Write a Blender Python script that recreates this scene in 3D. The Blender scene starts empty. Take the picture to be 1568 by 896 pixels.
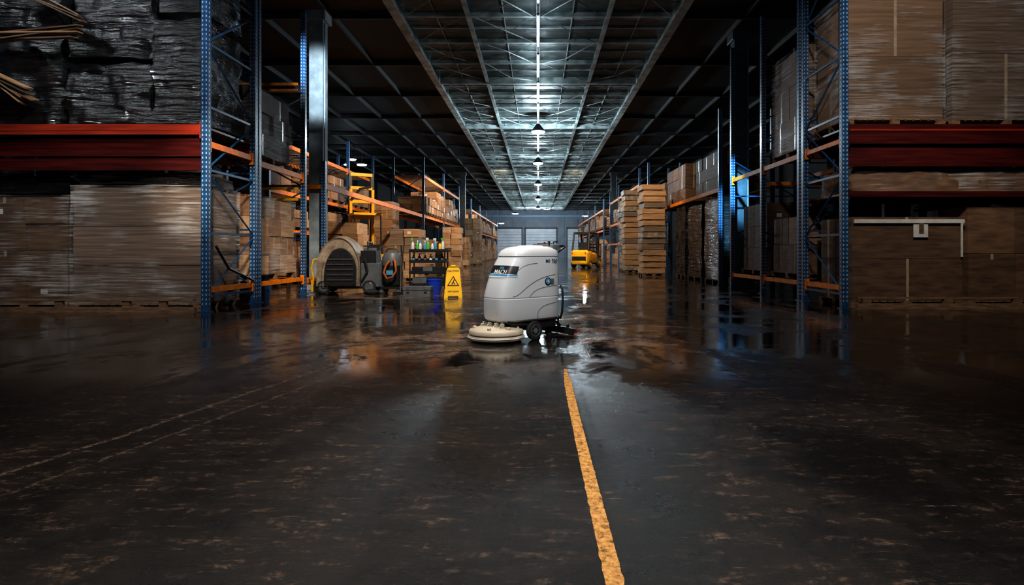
import bpy, math, random
from mathutils import Vector, Matrix, noise, Euler
random.seed(7)
scene=bpy.context.scene
R=random.uniform
# ---------------------------------------------------------------- materials
def newmat(name):
    m=bpy.data.materials.new(name); m.use_nodes=True
    nt=m.node_tree; nt.nodes.clear()
    out=nt.nodes.new('ShaderNodeOutputMaterial'); p=nt.nodes.new('ShaderNodeBsdfPrincipled')
    nt.links.new(p.outputs[0],out.inputs[0])
    return m,nt,p,out
def c4(c): return (c[0],c[1],c[2],1)
def M(name,col,col2=None,rough=.5,metal=0,scale=4,stretch=(1,1,1),bump=.0,coat=0,emit=0,ecol=None,detail=5,lo=.35,hi=.65,bdist=.02,spec=.5,rough2=None):
    m,nt,p,out=newmat(name); L=nt.links
    tc=nt.nodes.new('ShaderNodeTexCoord'); mp=nt.nodes.new('ShaderNodeMapping'); mp.inputs['Scale'].default_value=stretch
    n=nt.nodes.new('ShaderNodeTexNoise'); n.inputs['Scale'].default_value=scale; n.inputs['Detail'].default_value=detail
    L.new(tc.outputs['Object'],mp.inputs[0]); L.new(mp.outputs[0],n.inputs['Vector'])
    r=nt.nodes.new('ShaderNodeValToRGB'); r.color_ramp.elements[0].position=lo; r.color_ramp.elements[1].position=hi
    if col2 is None: col2=tuple(x*.75 for x in col)
    r.color_ramp.elements[0].color=c4(col2); r.color_ramp.elements[1].color=c4(col)
    L.new(n.outputs['Fac'],r.inputs[0]); L.new(r.outputs[0],p.inputs['Base Color'])
    p.inputs['Roughness'].default_value=rough; p.inputs['Metallic'].default_value=metal
    p.inputs['Specular IOR Level'].default_value=spec
    p.inputs['Coat Weight'].default_value=coat; p.inputs['Coat Roughness'].default_value=.15
    if rough2 is not None:
        mr=nt.nodes.new('ShaderNodeMapRange'); mr.inputs['To Min'].default_value=rough; mr.inputs['To Max'].default_value=rough2
        mr.inputs['From Min'].default_value=.35; mr.inputs['From Max'].default_value=.65
        L.new(n.outputs['Fac'],mr.inputs[0]); L.new(mr.outputs[0],p.inputs['Roughness'])
    if bump:
        b=nt.nodes.new('ShaderNodeBump'); b.inputs['Strength'].default_value=bump; b.inputs['Distance'].default_value=bdist
        L.new(n.outputs['Fac'],b.inputs['Height']); L.new(b.outputs[0],p.inputs['Normal'])
        if coat: L.new(b.outputs[0],p.inputs['Coat Normal'])
    if emit:
        p.inputs['Emission Color'].default_value=c4(ecol or col); p.inputs['Emission Strength'].default_value=emit
    return m
blue=M('rack_blue_paint',(.014,.09,.24),(.008,.045,.13),rough=.35,scale=9,coat=.3)
galv=M('galvanised_slot',(.62,.74,.85),(.35,.46,.58),rough=.35,metal=.3,scale=30)
orange=M('beam_orange_paint',(1.0,.27,.008),(.72,.17,.006),rough=.5,scale=7,spec=.2)
red=M('beam_red_paint',(.42,.035,.010),(.20,.014,.006),rough=.4,scale=3,stretch=(.4,1,6))
darkred=M('beam_dark_red_paint',(.085,.007,.005),(.03,.003,.003),rough=.35,scale=3,stretch=(.4,1,6))
yellow=M('yellow_paint',(.95,.50,.01),(.75,.36,.008),rough=.35,scale=5,coat=.2)
signyel=M('sign_yellow_plastic',(1.0,.58,.005),(.92,.50,.005),rough=.45,scale=5)
wood=M('pallet_wood',(.27,.15,.08),(.12,.065,.035),rough=.8,scale=5,stretch=(1,1,7),bump=.3)
cards=[M('cardboard_a',(.42,.22,.10),(.26,.13,.055),rough=.7,scale=3,stretch=(1,1,5),bump=.15),
       M('cardboard_b',(.32,.16,.07),(.20,.095,.04),rough=.7,scale=4,stretch=(1,1,3),bump=.15),
       M('cardboard_c',(.52,.31,.16),(.36,.20,.10),rough=.7,scale=2.5,stretch=(1,1,6),bump=.15)]
gcards=[M('card_pale_a',(.30,.205,.15),(.11,.072,.05),rough=.6,scale=2.2,stretch=(.5,.5,16),bump=.2,detail=9,lo=.3,hi=.7),
        M('card_pale_b',(.24,.165,.12),(.085,.056,.04),rough=.6,scale=2.2,stretch=(.5,.5,16),bump=.2,detail=9,lo=.3,hi=.7)]
bcards=[M('card_brown_a',(.30,.175,.10),(.15,.085,.045),rough=.65,scale=2.2,stretch=(.5,.5,10),bump=.2,detail=9,lo=.3,hi=.7),
        M('card_brown_b',(.24,.14,.08),(.12,.07,.038),rough=.65,scale=2.2,stretch=(.5,.5,10),bump=.2,detail=9,lo=.3,hi=.7)]
dcards=[M('card_dark_a',(.20,.105,.055),(.10,.05,.025),rough=.7,scale=3,stretch=(1,1,5),bump=.2),
        M('card_dark_b',(.15,.08,.04),(.07,.036,.02),rough=.7,scale=3,stretch=(1,1,5),bump=.2)]
tape=M('packing_tape',(.5,.4,.28),(.36,.27,.18),rough=.25,scale=8)
label=M('paper_label',(.75,.74,.7),(.6,.58,.55),rough=.6,scale=8)
blackwrap=M('black_stretch_film',(.016,.016,.016),(.005,.005,.005),rough=.10,scale=1.8,stretch=(.8,.8,7),bump=1.0,bdist=.16,detail=6,coat=1.0)
blackp=M('black_plastic',(.02,.02,.022),(.012,.012,.014),rough=.4,scale=12)
rubber=M('tyre_rubber',(.015,.015,.015),(.008,.008,.008),rough=.75,scale=20,bump=.2)
steel=M('brushed_steel',(.45,.46,.47),(.3,.31,.32),rough=.3,metal=.9,scale=6)
grey=M('mid_grey_plastic',(.13,.14,.15),(.09,.10,.11),rough=.45,scale=6)
body_g=M('scrubber_shell_grey',(.68,.69,.71),(.65,.66,.68),rough=.45,scale=2,coat=.1)
cream=M('deck_cream_plastic',(.70,.60,.46),(.58,.49,.37),rough=.4,scale=4,coat=.2)
whitep=M('white_plastic',(.85,.85,.85),(.75,.75,.75),rough=.4,scale=6)
lblue=M('accent_light_blue',(.10,.38,.62),(.08,.3,.52),rough=.35,scale=6)
navy=M('model_text_navy',(.01,.04,.12),rough=.5,scale=6)
dblue=M('bucket_blue_plastic',(.01,.07,.75),(.008,.05,.55),rough=.35,scale=6)
greenp=M('green_plastic',(.12,.6,.08),(.08,.45,.05),rough=.3,scale=6)
redp=M('red_plastic',(.5,.03,.02),(.35,.02,.015),rough=.35,scale=6)
orangep=M('orange_hose_rubber',(.6,.16,.03),(.4,.1,.02),rough=.45,scale=6)
tanp=M('dusty_tan_paint',(.46,.36,.26),(.18,.13,.09),rough=.55,scale=6,bump=.3)
concol=M('column_painted_concrete',(.42,.48,.52),(.24,.29,.32),rough=.7,scale=4,bump=.2)
bcol=M('column_painted_steel',(.10,.13,.16),(.05,.07,.09),rough=.4,scale=4)
dsteel=M('dark_structural_steel',(.05,.06,.07),(.02,.025,.03),rough=.55,metal=.3,scale=5)
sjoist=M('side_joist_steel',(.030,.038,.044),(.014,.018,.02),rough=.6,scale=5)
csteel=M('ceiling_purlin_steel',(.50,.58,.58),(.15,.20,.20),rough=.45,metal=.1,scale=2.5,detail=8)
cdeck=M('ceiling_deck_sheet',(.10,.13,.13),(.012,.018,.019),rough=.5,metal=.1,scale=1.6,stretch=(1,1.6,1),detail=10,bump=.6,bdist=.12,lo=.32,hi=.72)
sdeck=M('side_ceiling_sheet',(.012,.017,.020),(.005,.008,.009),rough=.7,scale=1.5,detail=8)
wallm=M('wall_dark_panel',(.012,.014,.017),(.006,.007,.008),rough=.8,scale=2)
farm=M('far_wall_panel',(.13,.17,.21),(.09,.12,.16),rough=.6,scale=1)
doorm=M('roller_door_panel',(.46,.51,.56),(.36,.42,.47),rough=.5,scale=1)
lampm=M('lamp_diffuser',(1,1,1),(1,1,1),emit=45,ecol=(.85,.93,1))
lampw=M('tube_diffuser',(1,1,1),(1,1,1),emit=4,ecol=(.82,.92,1))
lampf=M('far_lamp_diffuser',(1,1,1),(1,1,1),emit=45,ecol=(.92,.96,1))
lamps_=M('side_lamp_diffuser',(1,1,1),(1,1,1),emit=5,ecol=(.92,.96,1))

def wrapmat():
    m,nt,p,out=newmat('clear_stretch_film'); L=nt.links
    tc=nt.nodes.new('ShaderNodeTexCoord'); mp=nt.nodes.new('ShaderNodeMapping'); mp.inputs['Scale'].default_value=(.45,.45,11)
    mp.inputs['Rotation'].default_value=(.06,.05,.0)
    n=nt.nodes.new('ShaderNodeTexNoise'); n.inputs['Scale'].default_value=3; n.inputs['Detail'].default_value=10; n.inputs['Roughness'].default_value=.6; n.inputs['Distortion'].default_value=.25
    L.new(tc.outputs['Object'],mp.inputs[0]); L.new(mp.outputs[0],n.inputs['Vector'])
    n2=nt.nodes.new('ShaderNodeTexNoise'); n2.inputs['Scale'].default_value=1.3; n2.inputs['Detail'].default_value=6; L.new(tc.outputs['Object'],n2.inputs['Vector'])
    b=nt.nodes.new('ShaderNodeBump'); b.inputs['Strength'].default_value=.8; b.inputs['Distance'].default_value=.035
    L.new(n.outputs['Fac'],b.inputs['Height']); L.new(b.outputs[0],p.inputs['Normal'])
    p.inputs['Base Color'].default_value=(.66,.62,.60,1); p.inputs['Roughness'].default_value=.18
    mu=nt.nodes.new('ShaderNodeMath'); mu.operation='MULTIPLY'; L.new(n.outputs['Fac'],mu.inputs[0]); L.new(n2.outputs['Fac'],mu.inputs[1])
    mr=nt.nodes.new('ShaderNodeMapRange'); mr.inputs['From Min'].default_value=.24; mr.inputs['From Max'].default_value=.40
    mr.inputs['To Min'].default_value=.03; mr.inputs['To Max'].default_value=.7
    L.new(mu.outputs[0],mr.inputs[0]); L.new(mr.outputs[0],p.inputs['Alpha'])
    return m
film=wrapmat()

# ---------------------------------------------------------------- mesh builder
class B:
    def __init__(s): s.v=[];s.f=[];s.mi=[];s.mats=[];s.T=Matrix.Identity(4)
    def m(s,mat):
        if mat not in s.mats: s.mats.append(mat)
        return s.mats.index(mat)
    def add(s,vs,fs,mat):
        o=len(s.v); k=s.m(mat)
        s.v+= [tuple(s.T@Vector(v)) for v in vs]
        for f in fs: s.f.append(tuple(i+o for i in f)); s.mi.append(k)
    def box(s,x0,x1,y0,y1,z0,z1,mat,rot=None):
        vs=[(x,y,z) for z in(z0,z1) for y in(y0,y1) for x in(x0,x1)]
        if rot is not None:
            c=Vector(((x0+x1)/2,(y0+y1)/2,(z0+z1)/2)); E=Euler(rot).to_matrix()
            vs=[tuple(c+E@(Vector(v)-c)) for v in vs]
        s.add(vs,[(0,2,3,1),(4,5,7,6),(0,1,5,4),(2,6,7,3),(0,4,6,2),(1,3,7,5)],mat)
    def bc(s,c,d,mat,rot=None):
        s.box(c[0]-d[0]/2,c[0]+d[0]/2,c[1]-d[1]/2,c[1]+d[1]/2,c[2]-d[2]/2,c[2]+d[2]/2,mat,rot)
    def loft(s,rings,mat,cap=True):
        n=len(rings[0]); vs=[p for r in rings for p in r]; fs=[]
        for i in range(len(rings)-1):
            for j in range(n):
                a=i*n+j;b=i*n+(j+1)%n; fs.append((a,b,b+n,a+n))
        if cap: fs.append(tuple(reversed(range(n)))); fs.append(tuple((len(rings)-1)*n+j for j in range(n)))
        s.add(vs,fs,mat)
    def tube(s,pts,r,mat,seg=8,rs=None):
        pts=[Vector(p) for p in pts]; rings=[]; prev=None
        for i,p in enumerate(pts):
            d=(pts[min(i+1,len(pts)-1)]-pts[max(i-1,0)]).normalized()
            if prev is None:
                a=Vector((0,0,1)) if abs(d.z)<.9 else Vector((1,0,0)); u=d.cross(a).normalized()
            else: u=(prev-d*prev.dot(d)).normalized()
            prev=u; w=d.cross(u); rr=rs[i] if rs else r
            rings.append([tuple(p+u*rr*math.cos(t)+w*rr*math.sin(t)) for t in [2*math.pi*k/seg for k in range(seg)]])
        s.loft(rings,mat)
    def rev(s,prof,mat,c=(0,0,0),seg=32,axis='z'):
        rings=[]
        for r,h in prof:
            ring=[]
            for k in range(seg):
                t=2*math.pi*k/seg
                if axis=='z': ring.append((c[0]+r*math.cos(t),c[1]+r*math.sin(t),c[2]+h))
                elif axis=='y': ring.append((c[0]+r*math.sin(t),c[1]+h,c[2]+r*math.cos(t)))
                else: ring.append((c[0]+h,c[1]+r*math.cos(t),c[2]+r*math.sin(t)))
            rings.append(ring)
        s.loft(rings,mat)
    def grid(s,fn,nu,nv,mat):
        vs=[fn(i/nu,j/nv) for j in range(nv+1) for i in range(nu+1)]
        fs=[(j*(nu+1)+i,j*(nu+1)+i+1,(j+1)*(nu+1)+i+1,(j+1)*(nu+1)+i) for j in range(nv) for i in range(nu)]
        s.add(vs,fs,mat)
    def lump(s,x0,x1,y0,y1,z0,z1,mat,amp=.06,n=10,fr=1.6,top=.0,seed=0):
        C=Vector(((x0+x1)/2,(y0+y1)/2,(z0+z1)/2)); H=Vector(((x1-x0)/2,(y1-y0)/2,(z1-z0)/2))
        def face(ax,sg):
            def f(u,v):
                a=u*2-1;b=v*2-1
                q=[0,0,0]; q[ax]=sg; q[(ax+1)%3]=a*sg; q[(ax+2)%3]=b
                q=Vector(q); t=max(0,q.z); sc=1-top*t*t
                P=Vector((C.x+q.x*H.x*sc,C.y+q.y*H.y*sc,C.z+q.z*H.z))
                nz=noise.noise_vector(P*fr+Vector((seed,seed*2,0)))+.5*noise.noise_vector(P*fr*2.7+Vector((0,seed,seed)))
                nz.z*=.6
                if q.z<-.9: nz.z=0
                P=P+nz*amp
                return tuple(P)
            return f
        for ax in range(3):
            for sg in(-1,1): s.grid(face(ax,sg),n,n,mat)
    def done(s,name,loc=(0,0,0),rot=0,parent=None,bevel=0,smooth=35,seg=2):
        me=bpy.data.meshes.new(name); me.from_pydata(s.v,[],s.f); me.validate(); me.update()
        for m_ in s.mats: me.materials.append(m_)
        if len(me.polygons)==len(s.mi): me.polygons.foreach_set('material_index',s.mi)
        o=bpy.data.objects.new(name,me); scene.collection.objects.link(o)
        o.location=loc; o.rotation_euler=(0,0,rot)
        if parent: o.parent=parent
        if smooth:
            me.polygons.foreach_set('use_smooth',[True]*len(me.polygons)); me.set_sharp_from_angle(angle=math.radians(smooth))
        if bevel:
            b=o.modifiers.new('bevel','BEVEL'); b.width=bevel; b.segments=seg; b.limit_method='ANGLE'; b.angle_limit=math.radians(50)
        return o
def empty(name,loc=(0,0,0),rot=0):
    e=bpy.data.objects.new(name,None); scene.collection.objects.link(e); e.location=loc; e.rotation_euler=(0,0,rot); e.empty_display_size=.2; return e
def text(name,txt,size,mat,parent,loc,rotm,ext=.001,align='CENTER'):
    cu=bpy.data.curves.new(name,'FONT'); cu.body=txt; cu.size=size; cu.extrude=ext; cu.align_x=align; cu.align_y='CENTER'; cu.offset=size*.012
    o=bpy.data.objects.new(name,cu); scene.collection.objects.link(o); cu.materials.append(mat)
    o.parent=parent; mm=rotm.to_4x4(); mm.translation=Vector(loc); o.matrix_local=mm; return o
def frame_from(xd,yd):
    x=Vector(xd).normalized(); y=Vector(yd); y=(y-x*y.dot(x)).normalized(); z=x.cross(y)
    return Matrix((x,y,z)).transposed()

# ---------------------------------------------------------------- room shell
H=7.5; YF=92; XW=15
def floormat():
    m,nt,p,out=newmat('wet_stained_concrete'); L=nt.links; N=nt.nodes.new
    tc=N('ShaderNodeTexCoord'); sp=N('ShaderNodeSeparateXYZ'); L.new(tc.outputs['Object'],sp.inputs[0])
    def noi(sc,det=8,st=(1,1,1),ro=.55,rot=0,dist=0):
        mp=N('ShaderNodeMapping'); mp.inputs['Scale'].default_value=st; mp.inputs['Rotation'].default_value=(0,0,rot); L.new(tc.outputs['Object'],mp.inputs[0])
        n=N('ShaderNodeTexNoise'); n.inputs['Scale'].default_value=sc; n.inputs['Detail'].default_value=det; n.inputs['Roughness'].default_value=ro; n.inputs['Distortion'].default_value=dist
        L.new(mp.outputs[0],n.inputs['Vector']); return n.outputs['Fac']
    def mth(op,a,b=None,clamp=False):
        n=N('ShaderNodeMath'); n.operation=op; n.use_clamp=clamp
        for i,q in enumerate((a,b)):
            if q is None: continue
            if isinstance(q,(int,float)): n.inputs[i].default_value=q
            else: L.new(q,n.inputs[i])
        return n.outputs[0]
    def mr(v,a,b,c,d):
        n=N('ShaderNodeMapRange'); L.new(v,n.inputs[0])
        for i,q in enumerate((a,b,c,d)): n.inputs[i+1].default_value=q
        n.interpolation_type='SMOOTHSTEP'; return n.outputs[0]
    def mix(f,a,b):
        n=N('ShaderNodeMix'); n.data_type='RGBA'; L.new(f,n.inputs[0])
        for i,q in ((6,a),(7,b)):
            if isinstance(q,tuple): n.inputs[i].default_value=c4(q)
            else: L.new(q,n.inputs[i])
        return n.outputs[2]
    big=noi(.45,7,dist=.5); mid=noi(1.6,10,st=(1,.8,1),ro=.68); fine=noi(24,9,ro=.8); strk=noi(7,10,st=(.6,1.7,1),ro=.8,rot=.2); pat=noi(.9,10,st=(.8,1.0,1),ro=.75,dist=.6)
    speck=noi(70,3,ro=.6); scr=noi(12,10,st=(.25,2.6,1),ro=.8,rot=-.25); pud=noi(1.3,10,st=(.9,.55,1),ro=.72,dist=.3)
    col=mix(mr(mid,.42,.66,0,1),(.003,.0028,.003),(.018,.0125,.010))
    col=mix(mth('MULTIPLY',mth('MULTIPLY',mr(strk,.50,.64,0,1),mr(fine,.46,.60,.0,1)),mr(mid,.38,.56,.25,1)),col,(.18,.115,.08))
    col=mix(mth('MULTIPLY',mr(scr,.59,.67,0,1),mr(fine,.42,.55,.05,.8)),col,(.24,.165,.12))
    col=mix(mth('MULTIPLY',mr(speck,.69,.75,0,1),.6),col,(.30,.22,.17))
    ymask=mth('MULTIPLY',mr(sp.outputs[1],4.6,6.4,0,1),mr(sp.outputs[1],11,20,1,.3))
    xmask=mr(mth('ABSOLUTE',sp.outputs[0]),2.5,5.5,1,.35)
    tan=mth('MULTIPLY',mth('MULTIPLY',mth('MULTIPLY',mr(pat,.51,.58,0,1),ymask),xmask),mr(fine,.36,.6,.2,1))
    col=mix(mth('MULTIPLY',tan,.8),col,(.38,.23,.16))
    def line(x0,y0,k,w,amp):
        f=mth('ADD',mth('MULTIPLY',mth('SUBTRACT',sp.outputs[1],y0),k),x0)
        wob=mth('MULTIPLY',mth('SUBTRACT',mid,.5),.14)
        d=mth('ABSOLUTE',mth('ADD',mth('SUBTRACT',sp.outputs[0],f),wob))
        return mth('MULTIPLY',mth('MULTIPLY',mr(d,w*.3,w,1,0),mr(fine,.44,.62,.0,1)),mth('MULTIPLY',mr(sp.outputs[1],5.8,7.2,1,0),amp))
    lines=mth('MAXIMUM',line(-2.40,2.62,.235,.026,.6),line(-2.06,2.95,.24,.022,.35))
    col=mix(lines,col,(.32,.23,.17))
    L.new(col,p.inputs['Base Color'])
    wet=mth('MULTIPLY',mr(sp.outputs[1],3.4,5.4,.10,1),mr(pud,.42,.53,.40,1))
    rg=mth('ADD',mth('MULTIPLY',mth('SUBTRACT',1.0,wet),mr(mid,.3,.7,.22,.44)),.028)
    rg=mth('ADD',rg,mth('MULTIPLY',tan,.12))
    rg=mth('ADD',rg,mr(strk,.5,.7,0,.06))
    L.new(rg,p.inputs['Roughness'])
    b=N('ShaderNodeBump'); b.inputs['Distance'].default_value=.012
    L.new(mth('ADD',mth('MULTIPLY',fine,.45),strk),b.inputs['Height'])
    L.new(mr(wet,0,1,.55,.03),b.inputs['Strength']); L.new(b.outputs[0],p.inputs['Normal'])
    L.new(mr(sp.outputs[1],2.5,6.0,.22,.55),p.inputs['Specular IOR Level'])
    return m
fm=floormat()
b=B(); b.box(-XW,XW,-6,YF,-.2,0,fm); b.done('floor',smooth=0)
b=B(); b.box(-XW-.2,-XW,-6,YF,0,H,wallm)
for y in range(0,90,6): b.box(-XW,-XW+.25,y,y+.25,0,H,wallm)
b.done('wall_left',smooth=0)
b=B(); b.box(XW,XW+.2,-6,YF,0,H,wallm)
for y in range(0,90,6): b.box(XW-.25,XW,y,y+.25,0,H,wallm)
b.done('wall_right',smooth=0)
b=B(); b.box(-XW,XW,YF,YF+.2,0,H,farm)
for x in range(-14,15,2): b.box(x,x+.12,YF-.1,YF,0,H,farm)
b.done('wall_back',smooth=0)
b=B(); b.box(-XW+.3,XW-.3,YF-.5,YF-.2,6.3,6.7,M('far_lintel_blue',(.12,.24,.36))); b.done('trim_1',smooth=0)
for i,(x0,x1) in enumerate([(-6.4,-2.6),(-1.9,2.8),(4.6,8.4)]):
    b=B()
    for k in range(10): b.box(x0,x1,YF-.3,YF-.22,k*.45+.0,k*.45+.42,doorm)
    b.box(x0-.15,x0,YF-.35,YF-.15,0,4.7,dsteel); b.box(x1,x1+.15,YF-.35,YF-.15,0,4.7,dsteel); b.box(x0-.15,x1+.15,YF-.35,YF-.15,4.55,4.8,dsteel)
    b.done('door_%d'%(i+1),smooth=0)
b=B(); CX=3.75
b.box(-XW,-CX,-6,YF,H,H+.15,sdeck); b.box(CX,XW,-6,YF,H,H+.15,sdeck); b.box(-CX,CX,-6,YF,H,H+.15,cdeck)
for x in (-3.75,3.75): b.box(x-.05,x+.05,-4,YF-.5,H-.26,H-.0,csteel); b.box(x-.12,x+.12,-4,YF-.5,H-.28,H-.26,csteel)
for x in (-1.88,1.88): b.box(x-.02,x+.02,-4,YF-.5,H-.2,H,csteel); b.box(x-.06,x+.06,-4,YF-.5,H-.22,H-.2,csteel)
b.box(-.05,.05,-4,YF-.5,H-.16,H,csteel)
y=-2
while y<YF-1:
    big=abs((y-22)%8)<.1
    if big: b.box(-CX+.1,CX-.1,y-.07,y+.07,H-.24,H,csteel)
    else: b.box(-CX+.1,CX-.1,y-.03,y+.03,H-.12,H,csteel)
    b.box(-CX+.1,CX-.1,y+.98,y+1.02,H-.05,H,csteel)
    y+=2
for x in (-2.8,-.94,.94,2.8): b.box(x-.012,x+.012,-4,YF-.5,H-.05,H,csteel)
y=-2
while y<60:
    for x0 in(-3.75,-1.88,0,1.88):
        if random.random()<.85: b.tube([(x0+.1,y,H-.1),(x0+.9,y+R(.6,1.4),H-.14-R(0,.07)),(x0+1.75,y+2,H-.1)],.018,csteel,seg=4)
        if random.random()<.7: b.tube([(x0+.1,y+2,H-.1),(x0+.9,y+R(.6,1.4),H-.16),(x0+1.75,y,H-.1)],.014,csteel,seg=4)
    y+=2
for sx in(-1,1):
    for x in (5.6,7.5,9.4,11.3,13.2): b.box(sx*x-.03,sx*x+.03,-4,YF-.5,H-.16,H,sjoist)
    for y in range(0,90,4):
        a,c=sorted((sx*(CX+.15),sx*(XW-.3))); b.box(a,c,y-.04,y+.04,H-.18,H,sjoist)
b.done('ceiling',smooth=0)
def column(x,y,w=.42,m_=concol):
    b=B(); b.box(x-w/2,x+w/2,y-w/2,y+w/2,0,H-.35,m_)
    b.box(x-w/2-.05,x+w/2+.05,y-w/2-.05,y+w/2+.05,0,.25,m_)
    b.box(x-w/2-.08,x+w/2+.08,y-w/2-.08,y+w/2+.08,H-.55,H-.3,m_)
    b.tube([(x+w/2+.03,y-w/2+.05,.3),(x+w/2+.03,y-w/2+.05,H-.6)],.025,galv,seg=6)
    b.done('support_column',bevel=.015,smooth=0)
column(-5.72,15.3,.36); column(5.72,16.75,.36,bcol)
column(-5.9,46,.4,dsteel); column(5.9,46,.4,dsteel)

# ---------------------------------------------------------------- floor line
def linemat():
    m,nt,p,out=newmat('worn_yellow_line_paint'); L=nt.links; N=nt.nodes.new
    tc=N('ShaderNodeTexCoord'); n=N('ShaderNodeTexNoise'); n.inputs['Scale'].default_value=34; n.inputs['Detail'].default_value=10; n.inputs['Roughness'].default_value=.8
    L.new(tc.outputs['Object'],n.inputs['Vector'])
    r=N('ShaderNodeValToRGB'); e=r.color_ramp.elements; e[0].position=.38; e[0].color=(.05,.028,.014,1); e[1].position=.48; e[1].color=(.55,.27,.07,1)
    k=e.new(.62); k.color=(.88,.50,.17,1)
    L.new(n.outputs['Fac'],r.inputs[0]); L.new(r.outputs[0],p.inputs['Base Color']); p.inputs['Roughness'].default_value=.65; p.inputs['Specular IOR Level'].default_value=.3
    bb=N('ShaderNodeBump'); bb.inputs['Strength'].default_value=.3; bb.inputs['Distance'].default_value=.004; L.new(n.outputs['Fac'],bb.inputs['Height']); L.new(bb.outputs[0],p.inputs['Normal'])
    return m
lm=linemat(); b=B()
pts=[]; n=400
for i in range(n+1):
    y=-1+i*(5.0+1)/n; c=.228+.004*math.sin(y*1.3); w=.029
    if y>4.4: w*=max(.25,1-(y-4.4)*1.0)
    l=c-w+.005*noise.noise(Vector((y*22,0,0))); r_=c+w+.005*noise.noise(Vector((y*22,5,0)))
    pts.append((l,y,.0015)); pts.append((r_,y,.0015))
b.add(pts,[(2*i,2*i+1,2*i+3,2*i+2) for i in range(n)],lm); b.done('floor_line',smooth=0)

# ---------------------------------------------------------------- racks
def upright(b,x,y,h,w=.11,d=.09,holes=True,face='y'):
    b.box(x-w/2,x+w/2,y-d/2,y-d/2+.012,.01,h,blue)
    b.box(x-w/2,x-w/2+.012,y-d/2+.012,y+d/2,.01,h,blue); b.box(x+w/2-.012,x+w/2,y-d/2+.012,y+d/2,.01,h,blue)
    b.box(x-w/2,x-w/2+.035,y+d/2,y+d/2+.01,.01,h,blue); b.box(x+w/2-.035,x+w/2,y+d/2,y+d/2+.01,.01,h,blue)
    b.box(x-.09,x+.09,y-.08,y+.08,0,.012,blue)
    if holes:
        z=.12
        while z<h-.1:
            for sx in(-1,1):
                b.box(x+sx*w*.28-.010,x+sx*w*.28+.010,y-d/2-.003,y-d/2,z,z+.034,galv)
            b.box(x+(w/2 if x<0 else -w/2-.003),x+(w/2+.003 if x<0 else -w/2),y-.01,y+.01,z,z+.034,galv)
            z+=.075
def brace(b,x,y0,y1,h,m_=blue):
    z=.25; k=0
    while z+.9<h:
        b.box(x-.015,x+.015,y0+.05,y1-.05,z-.02,z+.02,m_)
        a,c=((y0+.05,y1-.05) if k%2==0 else (y1-.05,y0+.05))
        b.tube([(x,a,z+.03),(x,c,z+1.0)],.02,m_,seg=4); z+=1.05; k+=1
def beam(b,p,q,hh,m_,t=.05):
    p=Vector(p);q=Vector(q); al='x' if abs(q.x-p.x)>abs(q.y-p.y) else 'y'
    if al=='x':
        x0,x1=sorted((p.x,q.x)); b.box(x0,x1,p.y-t/2,p.y+t/2,p.z-hh/2,p.z+hh/2,m_); b.box(x0,x1,p.y-t/2-.006,p.y-t/2,p.z-hh*.12,p.z+hh*.12,m_)
        for xx in(x0,x1-.012): b.box(xx,xx+.012,p.y-t/2-.02,p.y+t/2,p.z-hh/2-.06,p.z+hh/2+.04,m_)
    else:
        y0,y1=sorted((p.y,q.y)); b.box(p.x-t/2,p.x+t/2,y0,y1,p.z-hh/2,p.z+hh/2,m_)
        for yy in(y0,y1-.03): b.box(p.x-t/2-.015,p.x+t/2+.015,yy,yy+.03,p.z-hh/2-.08,p.z+hh/2+.05,m_)
def rack_front(name,xa,xb,y0,y1,levels,h,bm,deck=None):
    b=B()
    for x in(xa,xb):
        for y in(y0,y1): upright(b,x,y,h)
        brace(b,x,y0,y1,h)
    lo,hi=sorted((xa,xb))
    for z,hh in levels:
        for y in(y0-.03,y1+.03): beam(b,(lo+.055,y,z),(hi-.055,y,z),hh,bm)
        if deck:
            x=lo+.1
            while x<hi-.15:
                b.box(x,x+.12,y0,y1,z+hh/2-.045,z+hh/2-.01,deck); x+=.155
    return b
def rack_side(b,x,xo,ys,levels,h,bm=orange,holes=True,back=True,deck=None):
    for y in ys:
        upright(b,x,y,h,holes=holes)
        if back:
            upright(b,xo,y,h,holes=False)
            z=.3;k=0; lo,hi=sorted((x,xo))
            while z+1<h:
                b.box(lo,hi,y-.012,y+.012,z,z+.035,blue)
                a,c=((lo,hi) if k%2 else (hi,lo)); b.tube([(a,y,z),(c,y,z+1.0)],.018,blue,seg=4); z+=1.1;k+=1
    for z,hh in levels:
        for i in range(len(ys)-1):
            beam(b,(x,ys[i]+.06,z),(x,ys[i+1]-.06,z),hh,bm)
            if back: beam(b,(xo,ys[i]+.06,z),(xo,ys[i+1]-.06,z),hh,bm)
            if deck and back:
                lo,hi=sorted((x,xo)); y=ys[i]+.15
                while y<ys[i+1]-.2: b.box(lo,hi,y,y+.1,z+hh/2-.03,z+hh/2-.005,deck); y+=.3
XL=-5.47; XR=5.36
b=rack_front('l',XL,-9.6,9.68,11.3,[(3.0,.17)],6.6,red,deck=darkred)
for zz,h_ in((2.74,.30),(2.44,.20)): b.box(-9.54,XL-.06,9.72,9.76,zz-h_/2,zz+h_/2,darkred)
b.box(-9.54,XL-.06,9.70,9.72,2.57,2.60,darkred)
beam(b,(XL,9.75,2.78),(XL,11.23,2.72),.10,orange); beam(b,(XL,9.75,.36),(XL,11.23,.36),.09,orange)
b.done('pallet_rack',smooth=0)
b=B(); rack_side(b,XL,-7.3,[11.45,13.7],[(2.72,.11),(.36,.09)],6.6)
for z in(4.72,4.86): b.box(-7.2,-5.55,13.55,13.6,z-.03,z+.03,orange)
for z in(2.2,2.45): b.box(-7.2,-5.55,13.55,13.6,z-.03,z+.03,yellow)
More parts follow.
